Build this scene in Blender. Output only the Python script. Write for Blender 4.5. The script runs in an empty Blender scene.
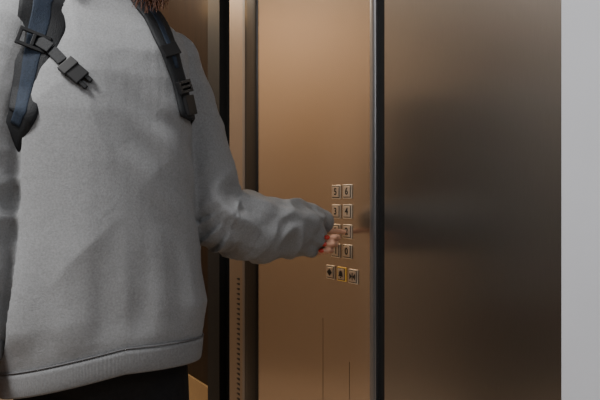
import bpy, bmesh, math, random
from mathutils import Vector, Matrix, noise
from mathutils.bvhtree import BVHTree
random.seed(7)
ZOOM = None
PI = math.pi
scn = bpy.context.scene
COL = scn.collection
F = 35/36*600
CAMZ = 1.05

# ------------------------------------------------------------------ helpers
def W(px, py, D):
    return Vector(((px-300)/F*D, D, CAMZ-(py-200)/F*D))

def link(name, me, m=None, parent=None, smooth=True):
    o = bpy.data.objects.new(name, me); COL.objects.link(o)
    if m: me.materials.append(m)
    if parent:
        o.parent = parent
        o.matrix_parent_inverse = Matrix.Identity(4)
    for p in me.polygons: p.use_smooth = smooth
    return o

def obj(name, bm, m, parent=None, smooth=True):
    bmesh.ops.recalc_face_normals(bm, faces=bm.faces)
    me = bpy.data.meshes.new(name); bm.to_mesh(me); bm.free()
    return link(name, me, m, parent, smooth)

def empty(name, loc, rz=0):
    o = bpy.data.objects.new(name, None); COL.objects.link(o)
    o.location = loc; o.rotation_euler = (0, 0, rz); o.empty_display_size = .1
    return o

def tag(o, label=None, cat=None, group=None, kind=None):
    if label: o['label'] = label
    if cat: o['category'] = cat
    if group: o['group'] = group
    if kind: o['kind'] = kind
    return o

def box(bm, x0, x1, y0, y1, z0, z1, bev=0, seg=2):
    vs = [bm.verts.new((x, y, z)) for x in (x0, x1) for y in (y0, y1) for z in (z0, z1)]
    idx = [(0,1,3,2),(4,6,7,5),(0,4,5,1),(2,3,7,6),(0,2,6,4),(1,5,7,3)]
    fs = [bm.faces.new([vs[i] for i in f]) for f in idx]
    if bev:
        es = list({e for f in fs for e in f.edges})
        bmesh.ops.bevel(bm, geom=es, offset=bev, segments=seg, profile=.5, affect='EDGES')

def catmull(pts, n):
    out = []
    P = [pts[0]*2-pts[1]] + list(pts) + [pts[-1]*2-pts[-2]]
    for i in range(1, len(P)-2):
        for k in range(n):
            t = k/n
            a, b, c, d = P[i-1], P[i], P[i+1], P[i+2]
            out.append(.5*((2*b)+(c-a)*t+(2*a-5*b+4*c-d)*t*t+(3*b-a-3*c+d)*t**3))
    out.append(pts[-1].copy())
    return out

def spline(pts, radii, n=6):
    P = catmull([Vector(p) for p in pts], n)
    R = [v[0] for v in catmull([Vector((r, 0, 0)) for r in radii], n)]
    return P, R

def tube(bm, pts, radii, seg=16, n=6, cap=True):
    P, R = spline(pts, radii, n) if n > 1 else ([Vector(p) for p in pts], list(radii))
    if cap:
        d0 = (P[0]-P[1]).normalized(); d1 = (P[-1]-P[-2]).normalized()
        pre = [(P[0]+d0*R[0]*math.sin(a), R[0]*math.cos(a)) for a in (1.4, 1.05, .7, .35)]
        post = [(P[-1]+d1*R[-1]*math.sin(a), R[-1]*math.cos(a)) for a in (.35, .7, 1.05, 1.4)]
        P = [p for p, _ in pre]+P+[p for p, _ in post]
        R = [r for _, r in pre]+R+[r for _, r in post]
    N = len(P)
    T = [(P[min(i+1, N-1)]-P[max(i-1, 0)]).normalized() for i in range(N)]
    up = Vector((0, 0, 1)) if abs(T[0].z) < .9 else Vector((1, 0, 0))
    x = T[0].cross(up).normalized()
    rings = []
    for i in range(N):
        x = (x-T[i]*x.dot(T[i])).normalized(); y = T[i].cross(x)
        rings.append([bm.verts.new(P[i]+(x*math.cos(2*PI*k/seg)+y*math.sin(2*PI*k/seg))*R[i]) for k in range(seg)])
    for a, b in zip(rings, rings[1:]):
        for k in range(seg):
            bm.faces.new((a[k], a[(k+1) % seg], b[(k+1) % seg], b[k]))
    bm.faces.new(rings[0][::-1]); bm.faces.new(rings[-1])

def ball(bm, c, rx, ry=None, rz=None, rot=None, sub=3):
    M_ = Matrix.Translation(Vector(c)) @ (rot or Matrix.Identity(4)) @ Matrix.Diagonal((rx, ry or rx, rz or rx, 1))
    bmesh.ops.create_icosphere(bm, subdivisions=sub, radius=1, matrix=M_)

def loft(bm, rings, caps=True):
    R = [[bm.verts.new(p) for p in r] for r in rings]
    n = len(R[0])
    for a, b in zip(R, R[1:]):
        for k in range(n):
            bm.faces.new((a[k], a[(k+1) % n], b[(k+1) % n], b[k]))
    if caps:
        bm.faces.new(R[0][::-1]); bm.faces.new(R[-1])

def remeshed(bm, voxel, smooth_it=4):
    bmesh.ops.recalc_face_normals(bm, faces=bm.faces)
    me = bpy.data.meshes.new('tmp'); bm.to_mesh(me); bm.free()
    o = bpy.data.objects.new('tmp', me); COL.objects.link(o)
    m = o.modifiers.new('r', 'REMESH'); m.mode = 'VOXEL'; m.voxel_size = voxel; m.use_smooth_shade = True
    if smooth_it:
        s = o.modifiers.new('s', 'SMOOTH'); s.factor = .5; s.iterations = smooth_it
    dg = bpy.context.evaluated_depsgraph_get()
    res = bpy.data.meshes.new_from_object(o.evaluated_get(dg))
    bpy.data.objects.remove(o); bpy.data.meshes.remove(me)
    return res

# ------------------------------------------------------------------ materials
def mat(name, col, rough=.6, metal=0., var=0., vscale=30., vstretch=(1, 1, 1), bump=0., bscale=200., aniso=0., rvar=0., spec=.5, sheen=0., crease=0.):
    m = bpy.data.materials.new(name); m.use_nodes = True
    nt = m.node_tree; b = nt.nodes['Principled BSDF']
    b.inputs['Base Color'].default_value = (*col, 1)
    b.inputs['Roughness'].default_value = rough
    b.inputs['Metallic'].default_value = metal
    b.inputs['Specular IOR Level'].default_value = spec
    if sheen:
        b.inputs['Sheen Weight'].default_value = sheen
    tc = nt.nodes.new('ShaderNodeTexCoord'); mp = nt.nodes.new('ShaderNodeMapping')
    mp.inputs['Scale'].default_value = vstretch
    nt.links.new(tc.outputs['Object'], mp.inputs['Vector'])
    if var or rvar:
        nz = nt.nodes.new('ShaderNodeTexNoise'); nz.inputs['Scale'].default_value = vscale; nz.inputs['Detail'].default_value = 6
        nt.links.new(mp.outputs['Vector'], nz.inputs['Vector'])
        if var:
            r = nt.nodes.new('ShaderNodeValToRGB')
            r.color_ramp.elements[0].position = .3; r.color_ramp.elements[1].position = .7
            r.color_ramp.elements[0].color = (*[c*(1-var) for c in col], 1)
            r.color_ramp.elements[1].color = (*[min(1, c*(1+var)) for c in col], 1)
            nt.links.new(nz.outputs['Fac'], r.inputs['Fac']); nt.links.new(r.outputs['Color'], b.inputs['Base Color'])
        if rvar:
            mr = nt.nodes.new('ShaderNodeMapRange')
            mr.inputs['To Min'].default_value = rough-rvar; mr.inputs['To Max'].default_value = rough+rvar
            nt.links.new(nz.outputs['Fac'], mr.inputs['Value']); nt.links.new(mr.outputs['Result'], b.inputs['Roughness'])
    if bump:
        n2 = nt.nodes.new('ShaderNodeTexNoise'); n2.inputs['Scale'].default_value = bscale; n2.inputs['Detail'].default_value = 3
        nt.links.new(mp.outputs['Vector'], n2.inputs['Vector'])
        bp = nt.nodes.new('ShaderNodeBump'); bp.inputs['Strength'].default_value = bump; bp.inputs['Distance'].default_value = .002
        nt.links.new(n2.outputs['Fac'], bp.inputs['Height']); nt.links.new(bp.outputs['Normal'], b.inputs['Normal'])
        if crease:                                # soft shallow wrinkles of the cloth
            n3 = nt.nodes.new('ShaderNodeTexNoise'); n3.inputs['Scale'].default_value = 16; n3.inputs['Detail'].default_value = 3; n3.inputs['Distortion'].default_value = .6
            nt.links.new(tc.outputs['Object'], n3.inputs['Vector'])
            b3 = nt.nodes.new('ShaderNodeBump'); b3.inputs['Strength'].default_value = crease; b3.inputs['Distance'].default_value = .008
            nt.links.new(n3.outputs['Fac'], b3.inputs['Height']); nt.links.new(b3.outputs['Normal'], bp.inputs['Normal'])
    if aniso:
        b.inputs['Anisotropic'].default_value = aniso
        tg = nt.nodes.new('ShaderNodeTangent'); tg.direction_type = 'RADIAL'; tg.axis = 'Z'
        nt.links.new(tg.outputs['Tangent'], b.inputs['Tangent'])
    return m

M = {}
M['bronze'] = mat('bronze_steel', (.465, .38, .305), .25, .97, var=.05, vscale=60, vstretch=(14, 14, .4), rvar=.03, aniso=.6)
M['steel'] = mat('dark_brushed_steel', (.275, .247, .22), .28, .97, var=.03, vscale=60, vstretch=(14, 14, .4), rvar=.01, aniso=.65)
M['profile'] = mat('grey_steel_profile', (.22, .22, .23), .32, .9, var=.05, vscale=50, vstretch=(10, 10, .4))
M['darkprofile'] = mat('dark_steel_profile', (.036, .035, .035), .33, .9, var=.05, vscale=50, vstretch=(10, 10, .4))
M['beige'] = mat('pale_beige_steel', (.28, .225, .18), .45, .85, var=.04, vscale=60, vstretch=(12, 12, .4))
M['brass'] = mat('brass_kick_plate', (.34, .22, .10), .5, .5, var=.05, vscale=40)
M['rubber'] = mat('black_rubber', (.006, .006, .006), .6, 0, var=.2, vscale=40, spec=.25)
M['paint'] = mat('pale_grey_paint', (.52, .545, .60), .55, 0, var=.02, vscale=8, bump=.05, bscale=300)
M['warmwall'] = mat('warm_beige_wall', (.44, .34, .25), .5, 0, var=.15, vscale=4, vstretch=(1, 1, .3))
M['darkwall'] = mat('dark_grey_wall', (.095, .083, .072), .5, 0, var=.15, vscale=4, vstretch=(1, 1, .3))
M['brownwall'] = mat('brown_wood_wall', (.014, .0075, .004), .45, 0, var=.25, vscale=10, vstretch=(6, 6, .4), spec=.1)
M['floor'] = mat('warm_stone_floor', (.34, .26, .19), .35, 0, var=.25, vscale=25)
M['ceil'] = mat('white_ceiling', (.6, .58, .55), .7, 0, var=.03, vscale=10)
M['fleece'] = mat('grey_heather_fleece', (.222, .226, .232), .95, 0, var=.14, vscale=290, bump=.4, bscale=560, spec=.12, sheen=.05, crease=.22)
M['thread'] = mat('grey_thread', (.10, .10, .105), .9, 0, var=.1, vscale=300)
M['trouser'] = mat('black_cotton', (.010, .010, .011), .85, 0, var=.2, vscale=120, bump=.2, bscale=500, spec=.2)
M['skin'] = mat('skin', (.55, .30, .20), .5, 0, var=.1, vscale=60, bump=.1, bscale=400)
M['skin'].node_tree.nodes['Principled BSDF'].inputs['Subsurface Weight'].default_value = .08
M['skin'].node_tree.nodes['Principled BSDF'].inputs['Subsurface Radius'].default_value = (.01, .004, .002)
M['nail'] = mat('red_nail_polish', (.48, .03, .018), .2, 0, var=.05, vscale=80)
M['hair'] = mat('auburn_hair', (.060, .019, .008), .5, 0, var=.4, vscale=90, spec=.3)
M['web'] = mat('black_webbing', (.010, .011, .013), .7, 0, var=.3, vscale=300, bump=.5, bscale=500, spec=.3)
M['navy'] = mat('navy_padded_mesh', (.014, .023, .040), .75, 0, var=.25, vscale=250, bump=.5, bscale=600, spec=.3)
M['plastic'] = mat('black_plastic', (.009, .009, .010), .5, 0, var=.1, vscale=50, spec=.3)
M['pale'] = mat('pale_grey_binding', (.30, .34, .38), .7, 0, var=.1, vscale=150)
M['btnframe'] = mat('bright_button_frame', (.76, .66, .54), .32, .7, var=.05, vscale=50)
M['btncap'] = mat('satin_button_cap', (.54, .44, .345), .34, .65, var=.06, vscale=80)
M['amber'] = mat('amber_button_rim', (.75, .47, .09), .35, .3, var=.05, vscale=60)
_b = M['amber'].node_tree.nodes['Principled BSDF']; _b.inputs['Emission Color'].default_value = (1, .55, .1, 1); _b.inputs['Emission Strength'].default_value = .10
M['ink'] = mat('black_engraving', (.006, .005, .005), .6, 0, var=.1, vscale=60)
M['shoe'] = mat('white_canvas_shoe', (.5, .5, .48), .8, 0, var=.1, vscale=100)
M['eye'] = mat('eye_white', (.7, .7, .68), .25, 0, var=.03, vscale=80)
M['iris'] = mat('brown_iris', (.05, .02, .01), .2, 0, var=.2, vscale=300)
M['lip'] = mat('lips', (.40, .12, .10), .4, 0, var=.1, vscale=80)
def rib_mat(freq):
    m = mat('grey_ribbed_knit', (.200, .204, .210), .95, 0, var=.14, vscale=290, spec=.12)
    nt = m.node_tree; b = nt.nodes['Principled BSDF']
    uv = nt.nodes.new('ShaderNodeUVMap'); sp = nt.nodes.new('ShaderNodeSeparateXYZ')
    mt = nt.nodes.new('ShaderNodeMath'); mt.operation = 'MULTIPLY'; mt.inputs[1].default_value = freq
    sn = nt.nodes.new('ShaderNodeMath'); sn.operation = 'SINE'
    bp = nt.nodes.new('ShaderNodeBump'); bp.inputs['Strength'].default_value = .10; bp.inputs['Distance'].default_value = .0015
    L = nt.links.new
    L(uv.outputs['UV'], sp.inputs[0]); L(sp.outputs['X'], mt.inputs[0]); L(mt.outputs[0], sn.inputs[0])
    L(sn.outputs[0], bp.inputs['Height']); L(bp.outputs['Normal'], b.inputs['Normal'])
    return m
M['rib'] = rib_mat(2*PI*260)

# ------------------------------------------------------------------ elevator wall frame
P0 = Vector((45/F*1.5, 1.5, 0))
ER = Vector((.556, -.831, 0)).normalized()      # along the wall, to the right and nearer
EN = Vector((ER.y, -ER.x, 0))                   # out of the wall, into the room
WROT = math.atan2(ER.y, ER.x)
def U(px):
    a = (px-300)/F
    return (a*P0.y-P0.x)/(ER.x-a*ER.y)
def wallpt(u, v, z):                            # v > 0 goes into the wall
    return P0 + ER*u - EN*v + Vector((0, 0, z))
def onwall(o):
    o.location = P0; o.rotation_euler = (0, 0, WROT); return o
H = 2.4
def slab(name, pa, pb, v0, v1, m, z0=0, z1=H, bev=0, kind='structure', parent=None):
    bm = bmesh.new(); box(bm, pa, pb, v0, v1, z0, z1, bev)
    o = obj(name, bm, m, parent, smooth=False)
    if not parent: onwall(o)
    if kind: o['kind'] = kind
    return o
def profile(name, ua, ub, v, depth, m, seg=10):
    bm = bmesh.new(); pr = [(ub, v+.02), (ua, v+.02)]
    for k in range(seg+1):
        a = PI-PI*k/seg
        pr.append(((ua+ub)/2+(ub-ua)/2*math.cos(a), v-depth*math.sin(a)**.6 if 0 < k < seg else v))
    loft(bm, [[(x, y, z) for x, y in pr] for z in (0, H)])
    o = onwall(obj(name, bm, m, None, smooth=False)); o['kind'] = 'structure'; return o

tag(slab('door_1', U(384.5), U(563), 0, .03, M['steel']), 'dark brushed steel elevator panel between the black groove and grey wall')
tag(slab('wall_right', U(563)+.001, 2.6, -.006, .09, M['paint']), 'pale grey painted wall at the right')
profile('trim_1', U(370.5), U(377), 0, .006, M['profile'])
slab('trim_2', U(377)+.0005, U(384.5)-.0005, .006, .03, M['rubber'])
profile('trim_3', U(246), U(258)-.0005, 0, .008, M['darkprofile'])
slab('trim_4', U(243.5), U(246)-.0005, -.004, .03, M['profile'])
t5 = slab('trim_5', U(229.5), U(243.5)-.0005, 0, .05, M['beige'])
tag(t5, 'narrow pale bronze jamb strip with a ladder of slots low down')
slab('trim_6', U(214.5), U(229.5)-.0005, .05, .09, M['rubber'])
slab('trim_7', U(203), U(214.5)-.0005, .02, .07, M['rubber'])
slab('wall_front', -3.6, U(203)-.0005, .03, .12, M['brownwall'])
slab('baseboard_front', -3.5, U(203)-.001, .020, .0295, M['brass'], z0=0, z1=.33)
bm = bmesh.new()
uc = U(238.8); Dc = wallpt(uc, 0, 0).y
for k in range(26):
    py = 279+k*5.0
    z = CAMZ-(py-200)/F*Dc
    box(bm, uc-.007, uc+.007, -.0012, .002, z-.0035, z+.0035)
    box(bm, uc-.013, uc-.010, -.0012, .002, z-.0015, z+.0015)
sl = obj('vent_slots', bm, M['ink'], t5, smooth=False)

def sbox(name, x0, x1, y0, y1, z0, z1, m):
    bm = bmesh.new(); box(bm, x0, x1, y0, y1, z0, z1); o = obj(name, bm, m, None, False); o['kind'] = 'structure'; return o
sbox('floor', -1.9, 1.9, -1.9, 4.6, -.1, 0, M['floor'])
sbox('ceiling', -1.9, 1.9, -1.9, 4.6, H, H+.1, M['ceil'])
sbox('wall_left', -1.8, -1.7, 1.55, 4.5, 0, H, M['warmwall'])
sbox('dark_reflection_panel', -1.8, -1.69, -1.7, 1.549, 0, H, M['darkwall'])  # unseen dark section, added to darken what the steel door reflects
sbox('wall_back', -1.7, 1.7, -1.8, -1.7, 0, H, M['darkwall'])

# ------------------------------------------------------------------ control panel
cp = empty('elevator_control_panel', P0, WROT)
tag(cp, 'tall bronze steel elevator control panel with square floor buttons in pairs', 'control panel')
slab('faceplate', U(258), U(370.5)-.0005, 0, .03, M['bronze'], z0=.02, z1=H-.02, kind=None, parent=cp)
bm = bmesh.new()
for px, y0, y1 in ((323, 318, 420), (349.5, 362, 400)):
    u = U(px); D = wallpt(u, 0, 0).y
    box(bm, u-.0009, u+.0009, -.0004, .001, CAMZ-(y1-200)/F*D, CAMZ-(y0-200)/F*D)
obj('reflection_lines', bm, mat('painted_reflection', (.16, .11, .075), .45, .7, var=.1), cp, False)  # thin dark lines painting reflections on the faceplate, not cut grooves

def text_mesh(s, size):
    cu = bpy.data.curves.new('t', 'FONT'); cu.body = s; cu.size = size; cu.align_x = 'CENTER'; cu.align_y = 'CENTER'
    cu.extrude = .0004; cu.offset = .0005
    o = bpy.data.objects.new('t', cu); COL.objects.link(o)
    dg = bpy.context.evaluated_depsgraph_get()
    me = bpy.data.meshes.new_from_object(o.evaluated_get(dg))
    bpy.data.objects.remove(o); bpy.data.curves.remove(cu)
    me.transform(Matrix.Rotation(PI/2, 4, 'X'))
    return me
def symbol_mesh(kind):
    bm = bmesh.new()
    def tri(pts):
        f = [bm.verts.new((x*.95, 0, z*.95)) for x, z in pts]; bm.faces.new(f)
    if kind == 'bell':
        pr = [(-.010, -.006), (.010, -.006), (.0075, -.003), (.0065, .004), (.004, .008), (0, .0095), (-.004, .008), (-.0065, .004), (-.0075, -.003)]
        tri(pr); tri([(-.003, -.0075), (.003, -.0075), (.0015, -.0105), (-.0015, -.0105)])
    elif kind == 'open':
        tri([(-.0025, -.008), (-.0025, .008), (-.011, 0)]); tri([(.0025, -.008), (.011, 0), (.0025, .008)])
        tri([(-.001, -.010), (.001, -.010), (.001, .010), (-.001, .010)])
    else:
        tri([(-.011, -.008), (-.0025, 0), (-.011, .008)]); tri([(.011, -.008), (.011, .008), (.0025, 0)])
        tri([(-.001, -.010), (.001, -.010), (.001, .010), (-.001, .010)])
    r = bmesh.ops.extrude_face_region(bm, geom=bm.faces[:])
    for v in [g for g in r['geom'] if isinstance(g, bmesh.types.BMVert)]: v.co.y -= .0008
    bmesh.ops.recalc_face_normals(bm, faces=bm.faces)
    me = bpy.data.meshes.new('symbol'); bm.to_mesh(me); bm.free(); return me
BS = .0182
def button(px, py, sign, rim='btnframe', lab=None):
    u = U(px); D = wallpt(u, 0, 0).y; z = CAMZ-(py-200)/F*D
    bm = bmesh.new(); box(bm, -BS, BS, -.003, 0, -BS, BS, .0012)
    fr = obj('button', bm, M[rim], cp, False); fr.location = (u, 0, z)
    if lab: fr['label'] = lab
    g = BS-.0026
    bm = bmesh.new(); box(bm, -g, g, -.0034, -.002, -g, g)
    obj('button_gap', bm, M['ink'], fr, False)
    g = BS-.0046
    bm = bmesh.new(); box(bm, -g, g, -.0050, -.002, -g, g, .001)
    obj('button_cap', bm, M['btncap'], fr, False)
    sym = sign in ('bell', 'open', 'close')
    me = symbol_mesh(sign) if sym else text_mesh(sign, .025)
    n = link('symbol' if sym else 'numeral', me, M['ink'], fr, False)
    n.location = (0, -.0051, 0)
    return fr
for (px, py, s) in ((336.8, 192, '5'), (348, 191.5, '6'), (336.8, 211.5, '3'), (348, 211.5, '4'), (336.6, 231, '1'), (348, 231.5, '2'),
                    (336.4, 250.5, '-1'), (347.8, 251.5, '0')):
    button(px, py, s, lab='square steel button marked '+s)
button(331.0, 272, 'open', lab='square door-open button'); button(342.2, 274, 'bell', 'amber', 'square alarm button with amber rim')
button(353.8, 276.5, 'close', lab='square door-close button')
uB = U(349.0); DB = wallpt(uB, 0, 0).y
TIP = wallpt(uB, -.0095, CAMZ-(232-200)/F*DB)

# ------------------------------------------------------------------ person
RZ = math.radians(20)
C = Vector((-.385, 1.15, 0))
EA = Vector((math.cos(RZ), math.sin(RZ), 0)); EF = Vector((math.sin(RZ), -math.cos(RZ), 0))
def B(a, f, z): return C+EA*a+EF*f+Vector((0, 0, z))
person = empty('person', (0, 0, 0))
tag(person, 'person in grey sweatshirt and black trousers pressing an elevator button', 'person')

def sm(x, a, b):
    t = max(0, min(1, (x-a)/(b-a))); return t*t*(3-2*t)
def hemdz(z, a, f): return (1-sm(z, .76, 1.05))*(.014*max(f, 0)/.14 + .18*min(a, .03)+.002)
def oval(z, A, Ff, Fb, n=48, e=2.3, a0=0, f0=0, hem=True):
    out = []
    for k in range(n):
        t = 2*PI*k/n; c, s = math.cos(t), math.sin(t)
        a = A*math.copysign(abs(c)**(2/e), c); f = (Ff if s > 0 else Fb)*math.copysign(abs(s)**(2/e), s)
        out.append(B(a+a0, f+f0, z+(hemdz(z, a, f) if hem else 0)))
    return out

# --- arm joints
hdir = Vector((.79, .61, -.04)).normalized()
S_L = W(167, 64, 1.235); M_L = W(192, 132, 1.265); E_L = W(212, 209, 1.25)
wr_c = TIP-hdir*.167
udir = Vector((-.61, .79, 0)); udir = (udir-hdir*udir.dot(hdir)).normalized()
sdir = hdir.cross(udir).normalized()
if sdir.z < 0: sdir = -sdir
roll = Matrix.Rotation(math.radians(-8), 3, hdir)
udir = roll @ udir; sdir = roll @ sdir
pdir = -udir
WR_L = wr_c-sdir*.023
S_R = B(-.152, .022, 1.358); M_R = B(-.193, .045, 1.20); E_R = B(-.205, .052, 1.06); WR_R = B(-.210, .075, .83)

# --- sweatshirt
bm = bmesh.new()
rings = [(.735, .176, .128, .126), (.750, .186, .138, .135), (.762, .189, .142, .138), (.785, .192, .145, .141), (.83, .191, .146, .142), (.90, .185, .143, .140), (1.0, .178, .140, .137),
         (1.12, .171, .140, .135), (1.21, .168, .139, .134), (1.28, .166, .130, .13), (1.335, .160, .112, .118), (1.375, .149, .092, .105),
         (1.405, .126, .073, .088), (1.43, .098, .062, .075), (1.45, .075, .055, .068), (1.465, .066, .052, .065)]
loft(bm, [oval(*r) for r in rings])
armL = [S_L, M_L, E_L, W(234, 221, 1.275), W(262, 228, 1.325), W(285, 229, 1.365), W(297, 232, 1.385), W(304, 235, 1.40)]
radL = [.070, .069, .075, .078, .078, .075, .067, .053]
tube(bm, armL, radL, 24, 6)
tube(bm, [W(292, 222, 1.395), W(308, 221, 1.427), W(323, 221.5, 1.450)], [.056, .046, .034], 20, 5)   # slack of the cuff bunched over the knuckles
armR = [S_R, M_R, E_R, (E_R+WR_R)/2, WR_R]
radR = [.080, .066, .062, .056, .046]
tube(bm, armR, radR, 24, 6)
me = remeshed(bm, .0042, 5)
PL, RL = spline(armL, radL, 6); PR_, RR_ = spline(armR, radR, 6)
lens = [0]
for a, b in zip(PL, PL[1:]): lens.append(lens[-1]+(b-a).length)
lensR = [0]
for a, b in zip(PR_, PR_[1:]): lensR.append(lensR[-1]+(b-a).length)
LE = lens[12]
nrm = [v.normal.copy() for v in me.vertices]
def armfold(co, P, R, L, le, amp=1.):
    bi = min(range(len(P)), key=lambda i: (co-P[i]).length_squared)
    d = (co-P[bi]).length
    w = 1-sm(d, R[bi]*1.12, R[bi]*1.4)
    if w <= 0: return 0, 0
    t = (P[min(bi+1, len(P)-1)]-P[max(bi-1, 0)]).normalized()
    q = L[bi]+(co-P[bi]).dot(t)
    r = (co-P[bi]); r -= t*r.dot(t); r.normalize()
    # long soft folds that run along the sleeve, and gathered rings towards the elbow and the cuff
    k = Vector((q*6.0, r.x*.9+r.y*.5, r.z*1.5+q*2.5))
    lng = (.45-abs(noise.noise(k))*2.0)
    k2 = Vector((q*15, r.x*.9+q*5, r.z*1.1+r.y*.6))
    rng = (.5-abs(noise.noise(k2))*2.3)+noise.noise(k2*2.1+Vector((5, 3, 1)))*.2
    A1 = .004+.004*sm(q, le-.10, le+.04)
    A2 = .003+.0105*math.exp(-((q-le-.02)/.075)**2)+.0085*sm(q, le+.05, le+.17)
    return (lng*A1+rng*A2)*amp, w
for v in me.vertices:
    co = v.co.copy()
    d1, w1 = armfold(co, PL, RL, lens, LE)
    d2, w2 = armfold(co, PR_, RR_, lensR, lensR[12], .4) if w1 < .5 and co.x < -.42 else (0, 0)
    loc = co-C; a = loc.dot(EA); f = loc.dot(EF); z = co.z
    ang = math.atan2(f, a)
    dt = noise.noise(Vector((a*7+z*2.5, f*5, z*2.2)))*.014
    dt += (.35-abs(noise.noise(Vector((a*5.5-z*3.2, f*3+7, z*2.2+a*3))))*1.8)*.009
    dt += (.3-abs(noise.noise(Vector((a*8+z*1.2, f*4+2, z*1.1))))*1.6)*.008*sm(a, -.14, .08)
    dt += noise.noise(Vector((ang*3.0, z*3.5, 3)))*.009*(1-sm(z, .80, 1.1))
    g = math.exp(-(((a-.13)/.08)**2+((z-1.14)/.16)**2))
    dt += math.sin((z*1.0+a*.9)*62+noise.noise(co*9)*2.2)*.0042*g
    dt *= sm(z-hemdz(.77, a, f), .762, .84)
    wt = max(0, 1-w1-w2)
    v.co = co+nrm[v.index]*(d1*w1+d2*w2+dt*wt)
me.update()
shirt = link('sweatshirt', me, M['fleece'], person)
shirt['label'] = 'loose grey fleece sweatshirt'
bvh = BVHTree.FromPolygons([v.co.copy() for v in me.vertices], [tuple(p.vertices) for p in me.polygons])

def band(name, ringlist, m, parent):
    bm = bmesh.new(); uvl = bm.loops.layers.uv.new('UVMap')
    n = len(ringlist[0]); R = [[bm.verts.new(p) for p in r] for r in ringlist]
    for j, (a, b) in enumerate(zip(R, R[1:])):
        for k in range(n):
            f = bm.faces.new((a[k], a[(k+1) % n], b[(k+1) % n], b[k]))
            for l, (u, vv) in zip(f.loops, ((k/n, j), ((k+1)/n, j), ((k+1)/n, j+1), (k/n, j+1))): l[uvl].uv = (u, vv)
    return obj(name, bm, m, parent)
hr = [(.768, .180, .133, .130), (.766, .189, .1420, .139), (.762, .1915, .1450, .141), (.755, .1915, .145, .141), (.738, .190, .1435, .139), (.724, .188, .1420, .1375), (.7205, .1865, .1405, .1365), (.721, .178, .132, .128), (.745, .17, .125, .12)]
band('hem_band', [oval(*r, n=144) for r in hr], M['rib'], shirt)
sr = [(.7677, .1905, .1435, .140), (.7677, .1925, .1455, .142), (.7650, .1925, .1455, .142), (.7650, .1905, .1435, .140)]
band('hem_seam', [oval(*r, n=144) for r in sr], M['thread'], shirt)
nb = [(1.452, .070, .056, .064), (1.462, .074, .060, .070), (1.478, .068, .056, .067), (1.482, .063, .052, .063), (1.465, .058, .047, .058)]
band('neckband', [oval(*r, n=96) for r in nb], M['rib'], shirt)
def cuffband(P, d, r):
    d = d.normalized(); x = d.cross(Vector((0, 0, 1))).normalized(); y = x.cross(d)
    def ring(o, rr): return [P+d*o+(x*math.cos(2*PI*k/60)+y*math.sin(2*PI*k/60))*rr for k in range(60)]
    return band('cuff', [ring(-.012, r*.98), ring(-.006, r*1.06), ring(.012, r*1.04), ring(.028, r*.95), ring(.031, r*.88), ring(.02, r*.82)], M['rib'], shirt)
cuffband(WR_R+(WR_R-E_R).normalized()*.03, WR_R-E_R, .040)

# --- body: one continuous skin surface
fingers = []
def hand(bm, wr, h, s, u, curl, index_to=None, nails=True):
    p = -u
    def L(a, b, c): return wr+h*a+s*b+p*c
    kn = {'index': (.084, .023, -.002), 'middle': (.088, .006, -.004), 'ring': (.083, -.010, -.002), 'pinky': (.075, -.025, .002)}
    ph = {'index': (.040, .024, .020), 'middle': (.042, .027, .021), 'ring': (.039, .025, .020), 'pinky': (.031, .019, .018)}
    for nme, kk in kn.items():
        tube(bm, [L(-.002, kk[1]*.45, 0), L(kk[0]*.5, kk[1]*.78, -.001), L(*kk)], [.0135, .0122, .0092], 14, 4)
        base = L(*kk)
        if nme == 'index' and index_to is not None:
            r = index_to-base; Ln = r.length
            d = r.normalized(); pts = [base, base+d*Ln*.45-p*.006+s*.003, base+d*Ln*.75-p*.004+s*.002, index_to-d*.0055]
            dd = (pts[-1]-pts[-2]).normalized(); dn = (-p-dd*(-p).dot(dd)).normalized()
        else:
            a = 0; pts = [base]
            for ln, th in zip(ph[nme], curl[nme]):
                a = math.radians(th); pts.append(pts[-1]+(h*math.cos(a)+p*math.sin(a))*ln)
            dd = (pts[-1]-pts[-2]).normalized(); dn = (h*math.sin(a)-p*math.cos(a)).normalized()
        k = .80 if nme == 'pinky' else .90
        # knuckles a little thicker than the phalanges between them
        fp = [pts[0], pts[0].lerp(pts[1], .5), pts[1], pts[1].lerp(pts[2], .5), pts[2], pts[3]]
        rs = [.0092*k, .0083*k, .0088*k, .0077*k, .0080*k, .0061*k]
        tube(bm, fp, rs, 14, 4)
        if nails: fingers.append((pts[-1]-dd*.0015+dn*.0057*k, dd, dn, k*1.1))
    th = curl['thumb']
    pts = [L(.008, .016, .006), L(.04, .033, .012), L(*th[0]), L(*th[1])]
    tube(bm, pts, [.0135, .0115, .0098, .0075], 14, 5)
    dd = (pts[-1]-pts[-2]).normalized(); dn = (s-dd*s.dot(dd)).normalized()
    if nails: fingers.append((pts[-1]-dd*.001+dn*.006, dd, dn, 1.15))
bm = bmesh.new()
def boval(z, A, Ff, Fb, **k): return oval(z, A, Ff, Fb, n=32, e=2.1, hem=False, **k)
loft(bm, [boval(*r) for r in [(.78, .13, .09, .10), (.86, .155, .10, .115), (.95, .14, .10, .10), (1.05, .125, .095, .09), (1.18, .135, .11, .10), (1.28, .14, .10, .10),
                              (1.34, .13, .08, .09), (1.38, .105, .06, .07), (1.41, .07, .05, .055), (1.44, .055, .045, .052), (1.50, .052, .045, .05), (1.54, .05, .05, .05)]])
for sgn in (-1, 1):
    tube(bm, [B(sgn*.085, 0, .84), B(sgn*.088, .01, .5), B(sgn*.09, 0, .28), B(sgn*.092, -.01, .08)], [.078, .055, .048, .034], 20, 6)
    tube(bm, [B(sgn*.092, -.02, .05), B(sgn*.095, .06, .045), B(sgn*.1, .14, .035)], [.034, .032, .028], 16, 5)
tube(bm, [S_L, M_L, E_L, E_L.lerp(WR_L, .5), WR_L], [.050, .042, .038, .036, .022], 18, 6)
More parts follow.
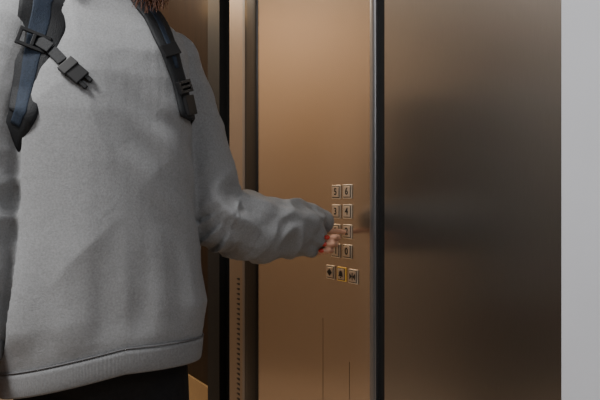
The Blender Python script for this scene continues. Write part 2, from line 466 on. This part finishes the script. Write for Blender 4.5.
tube(bm, [S_R, M_R, E_R, E_R.lerp(WR_R, .5), WR_R], [.050, .044, .038, .036, .024], 18, 6)
curlL = {'index': (10, 20, 25), 'middle': (58, 146, 212), 'ring': (63, 152, 216), 'pinky': (65, 154, 216), 'thumb': ((.060, .036, .006), (.080, .034, .004))}
hand(bm, WR_L, hdir, sdir, udir, curlL, index_to=TIP)
hR = (WR_R-E_R).normalized(); uR = (-EA-hR*(-EA).dot(hR)).normalized(); sR = hR.cross(uR)
if sR.dot(EF) < 0: sR = -sR
curlR = {'index': (12, 35, 50), 'middle': (18, 42, 60), 'ring': (22, 48, 66), 'pinky': (26, 52, 70), 'thumb': ((.062, .045, .02), (.088, .042, .03))}
hand(bm, WR_R+hR*.03, hR, sR, uR, curlR)
HT = math.radians(32)
HC = B(.005, .02, 1.595)
hf = EF*math.cos(HT)+EA*math.sin(HT)
ha = Vector((-hf.y, hf.x, 0))
def Hd(a, f, z): return HC+ha*a+hf*f+Vector((0, 0, z))
def hoval(z, A, Ff, Fb, n=32):
    out = []
    for k in range(n):
        t = 2*PI*k/n; c, s = math.cos(t), math.sin(t)
        out.append(Hd(A*c, (Ff if s > 0 else Fb)*s, z))
    return out
loft(bm, [hoval(*r) for r in [(-.112, .018, .075, -.03), (-.105, .032, .085, -.005), (-.085, .048, .088, .03), (-.05, .060, .086, .07), (-.01, .068, .088, .088), (.03, .073, .088, .098),
                              (.06, .071, .080, .097), (.085, .060, .062, .083), (.105, .038, .038, .055), (.113, .015, .015, .025)]])
tube(bm, [Hd(0, .084, .012), Hd(0, .096, -.012), Hd(0, .104, -.03)], [.007, .009, .011], 12, 4)
hrot = Matrix.Rotation(math.atan2(ha.y, ha.x), 4, 'Z')
for sg in (-1, 1):
    ball(bm, Hd(sg*.009, .092, -.034), .008, sub=2)
    ball(bm, Hd(sg*.073, -.005, -.01), .010, .018, .03, hrot, 2)
    ball(bm, Hd(sg*.03, .078, .024), .02, .008, .006, hrot, 2)
    ball(bm, Hd(sg*.036, .07, -.03), .02, .014, .016, None, 2)
tube(bm, [Hd(0, 0, -.05), B(0, -.005, 1.42)], [.05, .055], 20, 2)
body = link('body', remeshed(bm, .0025, 3), M['skin'], person)
for sg in (-1, 1):
    bm = bmesh.new(); ball(bm, Hd(sg*.031, .0765, .008), .014, .010, .0075, hrot); e = obj('eye', bm, M['eye'], body)
    bm = bmesh.new(); ball(bm, Hd(sg*.031, .0855, .008), .0058, .0022, .0058, hrot); obj('iris', bm, M['iris'], body)
bm = bmesh.new()
for dz, rz in ((-.058, .004), (-.0655, .005)): ball(bm, Hd(0, .0875, dz), .022, .006, rz, hrot)
obj('lips', bm, M['lip'], body)
for (c, d, n, k) in fingers:
    w = d.cross(n).normalized(); n2 = w.cross(d).normalized()
    R = Matrix((d, w, n2)).transposed().to_4x4()
    bm = bmesh.new(); ball(bm, c, .0078*k, .0056*k, .0017, R, 3)
    for v in bm.verts:                            # curve the nail across the fingertip
        q = (v.co-c).dot(w); v.co -= n2*(q*q/.011)
    nl = obj('fingernail', bm, M['nail'], body); nl['label'] = 'red painted fingernail'

# --- trousers, shoes
bm = bmesh.new()
loft(bm, [oval(z, A, f, b, n=32, e=2.1, hem=False) for z, A, f, b in [(.66, .14, .085, .09), (.72, .160, .105, .112), (.80, .163, .112, .118), (.88, .158, .108, .115), (.95, .145, .105, .108)]])
for sgn in (-1, 1):
    tube(bm, [B(sgn*.08, 0, .80), B(sgn*.083, .008, .62), B(sgn*.088, .012, .47), B(sgn*.09, 0, .27), B(sgn*.092, -.01, .09)], [.080, .080, .066, .058, .05], 24, 6)
me = remeshed(bm, .006, 3)
for v in me.vertices:
    v.co += v.normal*noise.noise(Vector((v.co.x*12, v.co.y*12, v.co.z*9)))*.004
tr = link('trousers', me, M['trouser'], person); tr['label'] = 'black trousers'
for sgn in (-1, 1):
    bm = bmesh.new(); rr = []
    for f, w, h in [(-.085, .018, .06), (-.075, .033, .075), (-.03, .038, .085), (.03, .042, .075), (.09, .048, .058), (.14, .046, .045), (.165, .033, .036), (.172, .014, .028)]:
        rr.append([B(sgn*.096+w*math.cos(2*PI*k/20), f, .018+max(0, h-.018)*max(0, math.sin(2*PI*k/20))) for k in range(20)])
    loft(bm, rr); sh = obj('shoe', bm, M['shoe'], person)
    bm = bmesh.new(); n = 28; out = []
    for k in range(n):
        t = 2*PI*k/n; out.append((.046*math.cos(t), .042+.136*math.sin(t)))
    loft(bm, [[B(sgn*.096+a, f, z) for a, f in out] for z in (0.001, .022)])
    obj('sole', bm, M['pale'], sh)

# --- hair
bm = bmesh.new()
loft(bm, [hoval(*r) for r in [(-.10, .066, -.02, .085), (-.06, .076, -.012, .104), (-.01, .081, .0, .112), (.03, .083, .045, .114), (.06, .08, .078, .110), (.085, .069, .07, .095), (.108, .046, .045, .066), (.121, .02, .02, .03)]])
for k in range(110):
    t = PI+random.uniform(-.15, PI+.15)
    ca, sa = math.cos(t), math.sin(t)
    p0 = Hd(.07*ca, .1*sa+.01, .06+random.uniform(-.02, .03)); p1 = Hd(.086*ca, .115*sa, -.03)
    zl = random.uniform(1.405, 1.45)
    rr = random.uniform(.08, .105)
    p2 = Hd(rr*ca, rr*1.15*sa-.005, 0); p2.z = 1.50
    p3 = Hd((rr+.01)*ca, (rr+.02)*1.15*sa, 0); p3.z = zl+.035
    tube(bm, [p0, p1, p2, p3], [.008, .010, .008, .002], 7, 5)
for k in range(200):
    e = Vector((random.uniform(-1, 1), random.uniform(-1, 1), 0))
    qx = random.gauss(0, 9)
    q = W(151+max(-19, min(17, qx)), random.uniform(-8, 15)-abs(qx)*.25, 1.075+random.uniform(-.02, .02))
    p0 = Hd(.076, .03, .04)+e*.008; p1 = Hd(.088, .04, -.03)+e*.014
    p2 = p1.lerp(q, .55)+Vector((0, 0, .01))+e*.012
    tube(bm, [p0, p1, p2, q], [.0032, .0032, .0022, .0004], 5, 6)
hair = obj('hair', bm, M['hair'], person); hair['label'] = 'long auburn hair'

# ------------------------------------------------------------------ backpack
cam_o = Vector((0, 0, CAMZ))
def surf(px, py):
    d = (W(px, py, 1)-cam_o).normalized()
    p, n, i, dist = bvh.ray_cast(cam_o, d)
    if p is None:
        p, n, i, dist = bvh.find_nearest(W(px, py, 1.08))
    return p, n
def snap(q):
    p, n, i, d = bvh.find_nearest(q); return p, n
def smooth_n(p, n, r=.012):
    acc = Vector(n)
    for dx in (-1, 0, 1):
        for dz in (-1, 0, 1):
            q, m_, _, _ = bvh.find_nearest(p+Vector((dx*r, 0, dz*r)))
            acc += m_
    return acc.normalized()
def ribbon(bm, pts, nor, wid, thick, off=0.001, lateral=0., round_=.35):
    N = len(pts); rings = []
    for i in range(N):
        t = (pts[min(i+1, N-1)]-pts[max(i-1, 0)]).normalized()
        n = (nor[i]-t*nor[i].dot(t)).normalized(); w = n.cross(t).normalized()
        hw = wid[i]/2; c = pts[i]+n*off+w*lateral*wid[i]
        pr = [(-hw, 0), (-hw*1.0, thick*.5), (-hw*(1-round_*.4), thick*.9), (-hw*.4, thick), (hw*.4, thick), (hw*(1-round_*.4), thick*.9), (hw, thick*.5), (hw, 0)]
        rings.append([c+w*x+n*y for x, y in pr])
    loft(bm, rings)
def path(front, pre=(), post=(), raw_post=(), n=8, face=None, keep=.75):
    raw = [Vector(q) for q in pre]+[surf(*p)[0] for p in front]+[Vector(q) for q in post]
    P = catmull(raw, n); out = []; nn = []
    for p in P:
        q, m_ = snap(p); out.append(q); nn.append(smooth_n(q, m_))
    if face is not None:                         # the pad keeps lying flat on the chest near the arm
        for i in range(len(nn)):
            k = sm(i, len(pre)*n, len(pre)*n+n*2); nn[i] = nn[i].lerp(face, keep*k).normalized()
    for _ in range(3):
        out = [out[0]]+[(out[i-1]+out[i]*2+out[i+1])/4 for i in range(1, len(out)-1)]+[out[-1]]
        nn = [nn[0]]+[(nn[i-1]+nn[i]*2+nn[i+1]).normalized() for i in range(1, len(nn)-1)]+[nn[-1]]
    if raw_post:                                 # tucked under the arm, back to the pack
        ext = catmull([out[-2], out[-1]]+[Vector(q) for q in raw_post], n)[n+1:]
        out += ext; nn += [nn[-1].lerp(-EF, .5*(i+1)/len(ext)).normalized() for i in range(len(ext))]
    return out, nn
bp = empty('backpack', B(0, -.265, .93))
tag(bp, 'black and navy backpack worn on the back, straps over both shoulders', 'backpack')
bpw = bp.location.copy()
def bobj(name, bm, m, parent=bp, smooth=True):
    for v in bm.verts: v.co -= bpw
    return obj(name, bm, m, parent, smooth)
TB = Matrix.Translation(bpw) @ Matrix.Rotation(RZ+PI, 4, 'Z')
bm = bmesh.new(); box(bm, -.15, .15, -.09, .09, 0, .47, .055, 5)
bmesh.ops.transform(bm, matrix=TB, verts=bm.verts); bobj('pack_body', bm, M['navy'])
bm = bmesh.new(); box(bm, -.115, .115, -.125, -.075, .04, .27, .03, 4)
bmesh.ops.transform(bm, matrix=TB, verts=bm.verts); bobj('front_pocket', bm, M['web'])
bm = bmesh.new(); tube(bm, [B(-.04, -.20, 1.385), B(-.03, -.20, 1.42), B(.03, -.20, 1.42), B(.04, -.20, 1.385)], [.007]*4, 10, 5); bobj('grab_handle', bm, M['web'])

# strap at the viewer's left
fr = [(43, 2), (42, 25), (38, 50), (33, 76), (29, 94), (25, 112)]
s_end = surf(25, 112)[0]
Pp, Nn = path(fr, pre=[B(-.085, -.16, 1.33), B(-.088, -.09, 1.40), B(-.085, -.03, 1.44)], raw_post=[s_end+Vector((-.020, .018, -.034)), s_end+Vector((-.045, .060, -.070)), B(-.16, -.08, 1.06), B(-.13, -.19, 1.02)],
              face=(EF*.9-EA*.15+Vector((0, 0, .2))).normalized(), keep=.9)
wid = [.046+.034*sm(p.z, 1.16, 1.38) for p in Pp]
nl_ = 24+46
bm = bmesh.new(); ribbon(bm, Pp, Nn, wid, .008, .004); stl = bobj('shoulder_strap', bm, M['web'])
bm = bmesh.new(); ribbon(bm, Pp[10:nl_], Nn[10:nl_], [w*.40 for w in wid[10:nl_]], .002, .0112, -.12); bobj('strap_panel', bm, M['navy'], stl)
bm = bmesh.new(); ribbon(bm, Pp[42:62], Nn[42:62], [.010 for w in wid[42:62]], .007, .004, 2.6)
bobj('strap_binding', bm, M['pale'], stl)
# strap at the viewer's right
fr = [(140, 2), (153, 18), (164, 42), (173, 66), (180, 90), (185, 113)]
Pq, Nq = path(fr, pre=[B(.085, -.16, 1.33), B(.088, -.09, 1.40), B(.085, -.03, 1.44)], raw_post=[surf(185, 113.5)[0]+Vector((0, .04, 0)), B(.14, -.06, 1.14), B(.13, -.19, 1.04)],
              face=(EF*.8+EA*.45+Vector((0, 0, .25))).normalized())
wq = [.034+.018*sm(p.z, 1.27, 1.40) for p in Pq]
bm = bmesh.new(); ribbon(bm, Pq, Nq, wq, .007, .002); st2 = bobj('shoulder_strap', bm, M['web'])
bm = bmesh.new(); ribbon(bm, Pq[14:50], Nq[14:50], [w*.26 for w in wq[14:50]], .002, .0082, .1); bobj('strap_panel', bm, M['navy'], st2)

def plate(bm, px, py, ang, w, h, th, off, hole=None, bev=.0015):
    p, nn = surf(px, py); nn = smooth_n(p, nn, .02)
    z = Vector((0, 0, 1)); x = z.cross(nn).normalized(); y = nn.cross(x)
    X = x*math.cos(ang)+y*math.sin(ang); Y = -x*math.sin(ang)+y*math.cos(ang)
    Mx = Matrix((X, Y, nn)).transposed().to_4x4(); Mx.translation = p+nn*off
    b2 = bmesh.new()
    if hole:
        bx = hole
        for (x0, x1, y0, y1) in ((-w/2, w/2, -h/2, -h/2+bx), (-w/2, w/2, h/2-bx, h/2), (-w/2, -w/2+bx, -h/2+bx*.9, h/2-bx*.9), (w/2-bx, w/2, -h/2+bx*.9, h/2-bx*.9), (-bx*.5, bx*.5, -h/2+bx*.9, h/2-bx*.9)):
            box(b2, x0, x1, y0, y1, 0, th, bev*.6)
    else:
        box(b2, -w/2, w/2, -h/2, h/2, 0, th, bev)
    bmesh.ops.transform(b2, matrix=Mx, verts=b2.verts)
    t = bpy.data.meshes.new('t'); b2.to_mesh(t); b2.free(); bm.from_mesh(t); bpy.data.meshes.remove(t)
bm = bmesh.new(); plate(bm, 33, 43, math.radians(-18), .052, .032, .006, .013, hole=.006); bobj('adjuster_buckle', bm, M['plastic'], stl, False)
bm = bmesh.new()
plate(bm, 47, 48, math.radians(-32), .03, .020, .003, .012); plate(bm, 58, 57, math.radians(-46), .036, .019, .003, .005)
bobj('chest_webbing', bm, M['web'], bp, False)
bm = bmesh.new()
plate(bm, 69, 68, math.radians(-42), .018, .032, .010, .002); plate(bm, 77.5, 75, math.radians(-42), .026, .029, .009, .001)
plate(bm, 87, 78.5, math.radians(-42), .020, .008, .006, .002); plate(bm, 82, 85, math.radians(-42), .020, .008, .006, .002)
bobj('chest_buckle', bm, M['plastic'], bp, False)
bm = bmesh.new()
plate(bm, 180, 88, math.radians(-70), .024, .037, .008, .008, hole=.006); plate(bm, 185.5, 106, math.radians(-76), .038, .034, .008, .006)
bobj('adjuster_buckle', bm, M['plastic'], st2, False)
bm = bmesh.new(); plate(bm, 168, 52, math.radians(-66), .024, .040, .004, .008); bobj('strap_keeper', bm, M['plastic'], st2, False)

# ------------------------------------------------------------------ light, camera
def area(name, loc, size, power, col, aim=None, sy=None):
    l = bpy.data.lights.new(name, 'AREA'); l.energy = power; l.color = col; l.size = size
    if sy: l.shape = 'RECTANGLE'; l.size_y = sy
    o = bpy.data.objects.new(name, l); COL.objects.link(o); o.location = loc
    if aim: o.rotation_euler = (Vector(aim)-Vector(loc)).to_track_quat('-Z', 'Y').to_euler()
    return o
area('ceiling_lamp', (-1.0, .34, 2.36), .4, 54, (1, .99, .97))
area('side_fill', (-1.15, -.45, 1.75), .4, 5.5, (.97, .98, 1), aim=(-.55, 1.1, 1.15))  # unseen fill, added to lift the dark sleeve at the far left
area('warm_wall_fill', (-1.1, 2.5, 2.36), .6, 33, (1, .83, .63))  # unseen light, added to warm the left wall mirrored in the bronze
area('front_fill', (.55, -.7, 2.3), .5, 11, (.92, .96, 1), aim=(.3, 1.0, 1.2))  # unseen fill behind the camera, added in place of wall bounce
pl = bpy.data.lights.new('amber_glow_fill', 'POINT'); pl.energy = .6; pl.color = (1, .55, .2); pl.shadow_soft_size = .05  # unseen point light, added for an amber glow behind the shoulder
po = bpy.data.objects.new('amber_glow_fill', pl); COL.objects.link(po); po.location = wallpt(U(185), -.08, 1.86)
w = bpy.data.worlds.new('World'); scn.world = w; w.use_nodes = True
w.node_tree.nodes['Background'].inputs['Color'].default_value = (.9, .9, 1, 1)
w.node_tree.nodes['Background'].inputs['Strength'].default_value = .05
cd = bpy.data.cameras.new('camera'); cd.lens = 35; cd.sensor_width = 36; cd.clip_start = .02
if ZOOM:
    zx, zy, zk = ZOOM
    cd.lens = 35*zk; cd.shift_x = (zx-300)/600*zk; cd.shift_y = -(zy-200)/600*zk
co = bpy.data.objects.new('camera', cd); COL.objects.link(co)
co.location = cam_o; co.rotation_euler = (PI/2, 0, 0)
scn.camera = co
